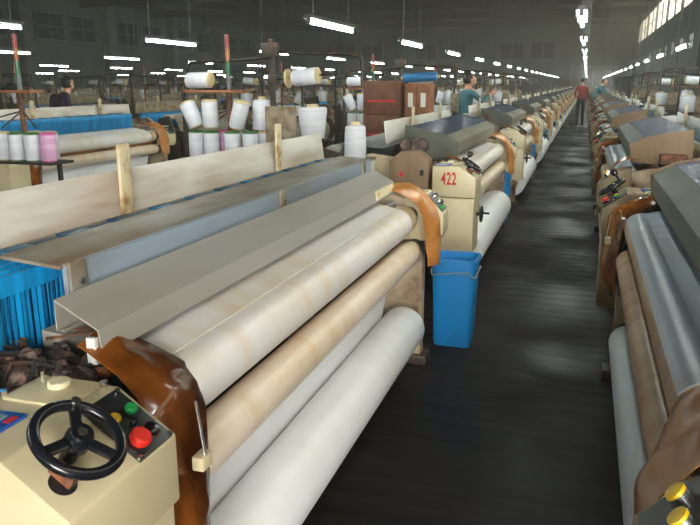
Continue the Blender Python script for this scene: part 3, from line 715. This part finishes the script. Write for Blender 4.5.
POSE = {'standing':'standing on the tray','leaning':'on an arm above a tray','by the shield':'beside the brown shield panel','lying':'lying on an upper arm'}
def stand_at(loc, rz, label, where, group, far=False, n=99, layout=LAYOUT, drop=None):
    global stand_used
    if far: o = bpy.data.objects.new('yarn_stand', stand_me); C.objects.link(o); o.location = loc; o.rotation_euler = (0,0,rz); tag(o,label,'stand','yarn stands '+group)
    elif not stand_used: stand.location = loc; stand.rotation_euler = (0,0,rz); stand['label'] = label; stand['group'] = 'yarn stands '+group; stand_used = True
    else: copy_tree(stand, [q for q in stree if not drop or q[0].name.split('.')[0] not in drop], loc, rz, label, 'yarn stands '+group)
    mx = Matrix.Translation(loc) @ Matrix.Rotation(rz,4,'Z')
    for kind,p,tl,pose in layout[:n]:
        q = mx @ (Vector(p)-Vector((-2.29,1.08,0)))
        put(kind, q, (tl[0],tl[1]+rz), POSE[pose]+' '+where, 'yarn packages '+group+' '+pose)
stand_used = False
stand_at((-2.29,1.08+4,0),0,'rusty yarn stand with signal tower behind loom 422','behind loom 422','behind loom 422')
put('cone',(-1.535,4.8,.985),(0,0),'alone on a pale cabinet behind loom 422','single cone')
for k in range(2,7):
    stand_at((-2.29,1.08+4*k,0),0,'yarn stand behind the %s loom beyond loom 422'%ORD[k-2],'behind %s loom beyond loom 422'%ORD[k-2],'beyond loom 422',k>4,99 if k<5 else 6)
for k in range(0,7):
    z = (2.29-.535, RC-1.08+4*k, 0)
    wh = 'behind the %s window-side loom'%ORD[k] if k else 'behind the loom with yellow buttons'
    stand_at(z,PI,'dark pipe yarn stand '+wh,wh,'on the window side',k>4,99 if k<4 else 6)
# stand with pink and blue-capped packages behind the open loom
LAY2 = [('green',(-2.52,.98,ZT),(0,0),'standing'),('green',(-2.66,.97,ZT),(0,0),'standing'),('tan',(-2.82,1.0,ZT),(0,0),'standing'),('pink',(-2.39,1.0,ZT),(0,0),'standing'),('tan',(-2.47,1.115,ZT),(0,0),'standing'),('blue',(-3.02,.93,.96),(.5,0),'standing'),('tan',(-2.60,1.1,ZT),(0,0),'standing')]
stand_at((-2.29-1.47,1.08+3.4,0),0,'yarn stand with pink package behind the open loom','behind the open foreground loom','behind the open loom',False,99,LAY2,('shield_panel','arm_disc','post','upper_bar','base_plate','clamp','drum_shelf'))
def cabinet(loc, label):
    t = thing('feeder_cabinet',label,'cabinet',loc)
    MB().box((-.13,-.12,.04),(.13,.12,.97)).build('cabinet_body','white_paint',t,.006)
    MB().box((-.135,-.125,.97),(.135,.125,.985)).build('cabinet_top','galv_stain',t,.002); MB().box((-.1,-.1,0),(.1,.1,.04)).build('plinth','iron',t)
    MB().box((-.105,-.128,.55),(.105,-.12,.93)).build('cabinet_door','white_paint',t,.002)
cabinet((-1.55,4.8,0),'pale narrow cabinet carrying a single white cone behind loom 422')
# stands of the deeper rows
for i,(x,y,nm) in enumerate(ROWX[:5]):
    for k in range(0,9):
        yy = 1.08+y+PITCH*k
        if yy < -x*.4 or (i == 0 and k == 0): continue
        stand_at((x-.37,yy-1.08+OY+2.95-.364,0),PI,'dark yarn stand among the looms of the %s row'%nm,'in the %s loom row'%nm,'in the %s row'%nm,True,(6 if i==0 else 3 if i==1 else 2) if k<6 else 0,[LAYOUT[j] for j in (8,11,0,2,10,6)])

# ------------------------------------------------------------------ cartons stacked behind the looms
def carton(loc,w,l,h,key,label,rz=0):
    t = thing('carton',label,'carton',loc,rz,'cartons behind loom 422')
    MB().box((-w/2,-l/2,0),(w/2,l/2,h)).build('carton_body',key,t,.004)
    for s in (-1,1): MB().box((-w/2,s*.004,h-.001),(w/2,s*l/2,h+.004)).build('flap',key,t,.001)
    MB().box((-w/2,-.03,h+.002),(w/2,.03,h+.006)).build('tape','cap_tan',t)
    return t
for j,zz in enumerate((0,.385,.77,1.155)):
    c_ = carton((-2.27,8.3,zz),.44,.42,.375,'carton_dark','dark brown carton with red print in the tall stack, '+('bottom','second','third','topmost')[j]+' one')
    MB().box((-.17,-.2125,.14),(.17,-.2105,.165)).build('printed_band','red_paint',c_)
for j,zz in enumerate((0,.5)):
    carton((-1.87,8.32,zz),.3,.4,.49,'carton','lighter carton beside the tall dark stack, '+('lower','upper')[j]+' one')
for j,x in enumerate((-1.94,-1.79)):
    c_ = carton((x,8.32,1.0),.14,.3,.5,'carton','narrow upright carton with a white label, '+('next to','away from')[j]+' the tall dark stack')
    MB().box((-.03,-.153,.24),(.03,-.151,.40)).build('paper_label','white_paint',c_)
ct = thing('cloth_bolt','teal wrapped cloth roll lying on top of the narrow cartons','cloth roll',(-1.86,8.3,1.555))
MB().lathe((-.2,0,.012),(.2,0,.03),[(0,.02),(0,.048),(.02,.052),(.98,.052),(1,.048),(1,.02)],24).build('wrapping','cap_blue',ct); MB().cyl((-.23,0,.011),(.23,0,.031),.018,12).build('core','cap_tan',ct)

# ------------------------------------------------------------------ people
def person(label, loc, rz, joints, top, bottom, height=1.68, group=None):
    """one continuous skinned figure; joints override the standing pose (metres, facing -Y)"""
    J = {'pel':((0,0,.93),.125),'sp':((0,0,1.08),.118),'ch':((0,.01,1.27),.14),'ne':((0,.0,1.44),.055),'he':((0,-.015,1.53),.07)}
    for s,n in ((-1,'l'),(1,'r')):
        J.update({'hip'+n:((s*.09,0,.88),.085),'kn'+n:((s*.1,-.01,.48),.058),'an'+n:((s*.1,.01,.08),.042),'to'+n:((s*.11,-.15,.035),.035),
                  'sh'+n:((s*.175,.01,1.38),.06),'el'+n:((s*.225,.01,1.11),.043),'wr'+n:((s*.235,-.06,.87),.03),'pa'+n:((s*.235,-.08,.80),.034)})
        for k in range(4): J['f%d'%k+n] = ((s*.235+(.0), -.05-.02*k, .735-(.012 if k in(1,2) else 0)),.0085); J['g%d'%k+n] = ((s*.225,-.048-.02*k,.70-(.012 if k in(1,2) else 0)),.007)
        J['th'+n] = ((s*.215,-.115,.79),.0095); J['ti'+n] = ((s*.21,-.13,.755),.008)
    for k,v in joints.items(): J[k] = (v, J[k][1])
    for n in 'lr':        # hands follow a moved wrist
        if 'pa'+n in joints:
            s = -1 if n=='l' else 1; dv = Vector(J['pa'+n][0])-Vector(J['wr'+n][0]); dv.normalize(); sd = dv.cross(Vector((1,0,0))); sd.normalize() if sd.length>.1 else None
            for k in range(4):
                a = Vector(J['pa'+n][0])+dv*(.06+.01*(k in (1,2)))+sd*(.03-.02*k); J['f%d'%k+n] = (tuple(a),.0085); J['g%d'%k+n] = (tuple(a+dv*.028+Vector((-s*.01,0,-.006))),.007)
            J['th'+n] = (tuple(Vector(J['pa'+n][0])+sd*.05+dv*.01),.0095); J['ti'+n] = (tuple(Vector(J['pa'+n][0])+sd*.06+dv*.045),.008)
    E = [('pel','sp'),('sp','ch'),('ch','ne'),('ne','he')]
    for n in 'lr':
        E += [('pel','hip'+n),('hip'+n,'kn'+n),('kn'+n,'an'+n),('an'+n,'to'+n),('ch','sh'+n),('sh'+n,'el'+n),('el'+n,'wr'+n),('wr'+n,'pa'+n),('pa'+n,'th'+n),('th'+n,'ti'+n)]
        for k in range(4): E += [('pa'+n,'f%d'%k+n),('f%d'%k+n,'g%d'%k+n)]
    names = list(J); me = bpy.data.meshes.new('p'); me.from_pydata([J[n][0] for n in names],[(names.index(a),names.index(b)) for a,b in E],[])
    o = bpy.data.objects.new('tmp',me); C.objects.link(o); sk = o.modifiers.new('s','SKIN'); sk.use_smooth_shade = True
    for i,n in enumerate(names): me.skin_vertices[0].data[i].radius = (J[n][1],J[n][1]*(.78 if n in('pel','sp','ch') else 1)); me.skin_vertices[0].data[i].use_root = n=='pel'
    ss = o.modifiers.new('u','SUBSURF'); ss.levels = 2; ss.render_levels = 2
    body = bpy.data.meshes.new_from_object(o.evaluated_get(bpy.context.evaluated_depsgraph_get())); bpy.data.objects.remove(o)
    # head with a face, joined to the same mesh
    hd = Vector(J['he'][0])+Vector((0,-.01,.055)); hb = MB(); hb.ball(hd,.1,24,18,(.78,.95,1.18))
    for i,v in enumerate(hb.v):
        q = v-hd
        if q.y < -.03:
            nose = math.exp(-((q.x/.014)**2+((q.z+.012)/.025)**2)); v.y -= .022*nose
            eye = math.exp(-(((abs(q.x)-.031)/.014)**2+((q.z-.008)/.014)**2)); v.y += .008*eye
            chin = math.exp(-((q.x/.03)**2+((q.z+.095)/.025)**2)); v.y -= .012*chin
            mth = math.exp(-((q.x/.024)**2+((q.z+.055)/.007)**2)); v.y -= .006*mth
    for s in (-1,1): hb.ball(hd+Vector((s*.079,.008,0)),.026,8,6,(.35,.8,1.1))
    bm = bmesh.new(); bm.from_mesh(body); tmp = bpy.data.meshes.new('h'); tmp.from_pydata([tuple(v) for v in hb.v],[],hb.f); nb = len(bm.faces); bm.from_mesh(tmp); bm.faces.ensure_lookup_table()
    segs = [(Vector(J[a][0]),Vector(J[b][0]),a,b) for a,b in E]
    for i,f in enumerate(bm.faces):
        f.smooth = True
        if i >= nb: f.material_index = 0; continue
        c = f.calc_center_median(); best = None
        for a,b,na,nb_ in segs:
            ab = b-a; tt = max(0,min(1,(c-a).dot(ab)/ab.length_squared)); dd = (c-a-ab*tt).length
            if best is None or dd < best[0]: best = (dd,na,nb_,tt)
        a_,b_ = best[1],best[2]
        if b_[:2] in('wr','pa','f0','f1','f2','f3','g0','g1','g2','g3','th','ti'): f.material_index = 1 if b_[:2]=='wr' and best[3] < .9 else 0
        elif b_ in ('he',) or (b_=='ne' and best[3] > .95): f.material_index = 0
        elif b_[:2] == 'to' : f.material_index = 3
        elif b_[:2] in ('ki','kn','an') : f.material_index = 2
        elif b_[:3] == 'hip': f.material_index = 2
        else: f.material_index = 1
    body.materials.clear(); bm.to_mesh(body); bm.free(); bpy.data.meshes.remove(tmp)
    for k in ('skin',top,bottom,'shoe'): body.materials.append(M[k])
    t = thing('person',label,'person',loc,rz,group)
    b = bpy.data.objects.new('body',body); C.objects.link(b); b.parent = t
    hm = MB(); hm.ball(hd+Vector((0,.016,.02)),.108,20,14,(.80,.93,1.1))
    for v in hm.v:
        q = v-hd
        if q.y < -.035 and q.z < .075: v.y = hd.y-.03+(.075-q.z)*.12
        if q.z < -.06: v.z = hd.z-.06-(abs(q.z)-.06)*.2
    hm.build('hair','hair',t)
    for s in (-1,1): MB().ball(hd+Vector((s*.031,-.083,.008)),.009,8,6).build('eye','eye',t)
    t.scale = (height/1.68,)*3
    return t
person('person in teal shirt among the yarn stands, one arm raised',(-1.93,12.35,0),2.2,
       {'ell':(-.25,-.16,1.22),'wrl':(-.16,-.34,1.33),'pal':(-.14,-.41,1.36)},'shirt_teal','trousers',1.66)
person('person in long red coat and dark trousers standing in the aisle',(-.16,27.4,0),3.4,
       {'elr':(.24,.06,1.13),'wrr':(.16,-.12,1.02),'par':(.10,-.16,1.0),'knl':(-.1,-.04,.48)},'coat_red','trousers',1.72)
person('person in pale teal jacket leaning over a loom beside the red coat',(.33,28.55,0),1.3,
       {'ch':(0,-.12,1.25),'ne':(0,-.22,1.39),'he':(0,-.27,1.47),'shl':(-.175,-.15,1.35),'shr':(.175,-.15,1.35),'ell':(-.22,-.35,1.16),'elr':(.22,-.35,1.16),'wrl':(-.18,-.56,1.12),'wrr':(.18,-.56,1.12),'pal':(-.17,-.63,1.11),'par':(.17,-.63,1.11)},'shirt_teal','trousers',1.74)
person('person in dark purple jacket, back turned, behind the loom with bright blue heald shafts',(-7.75,9.2,0),2.9,
       {'ch':(0,-.06,1.26),'ne':(0,-.12,1.42),'he':(0,-.16,1.50)},'coat_purple','trousers',1.62)
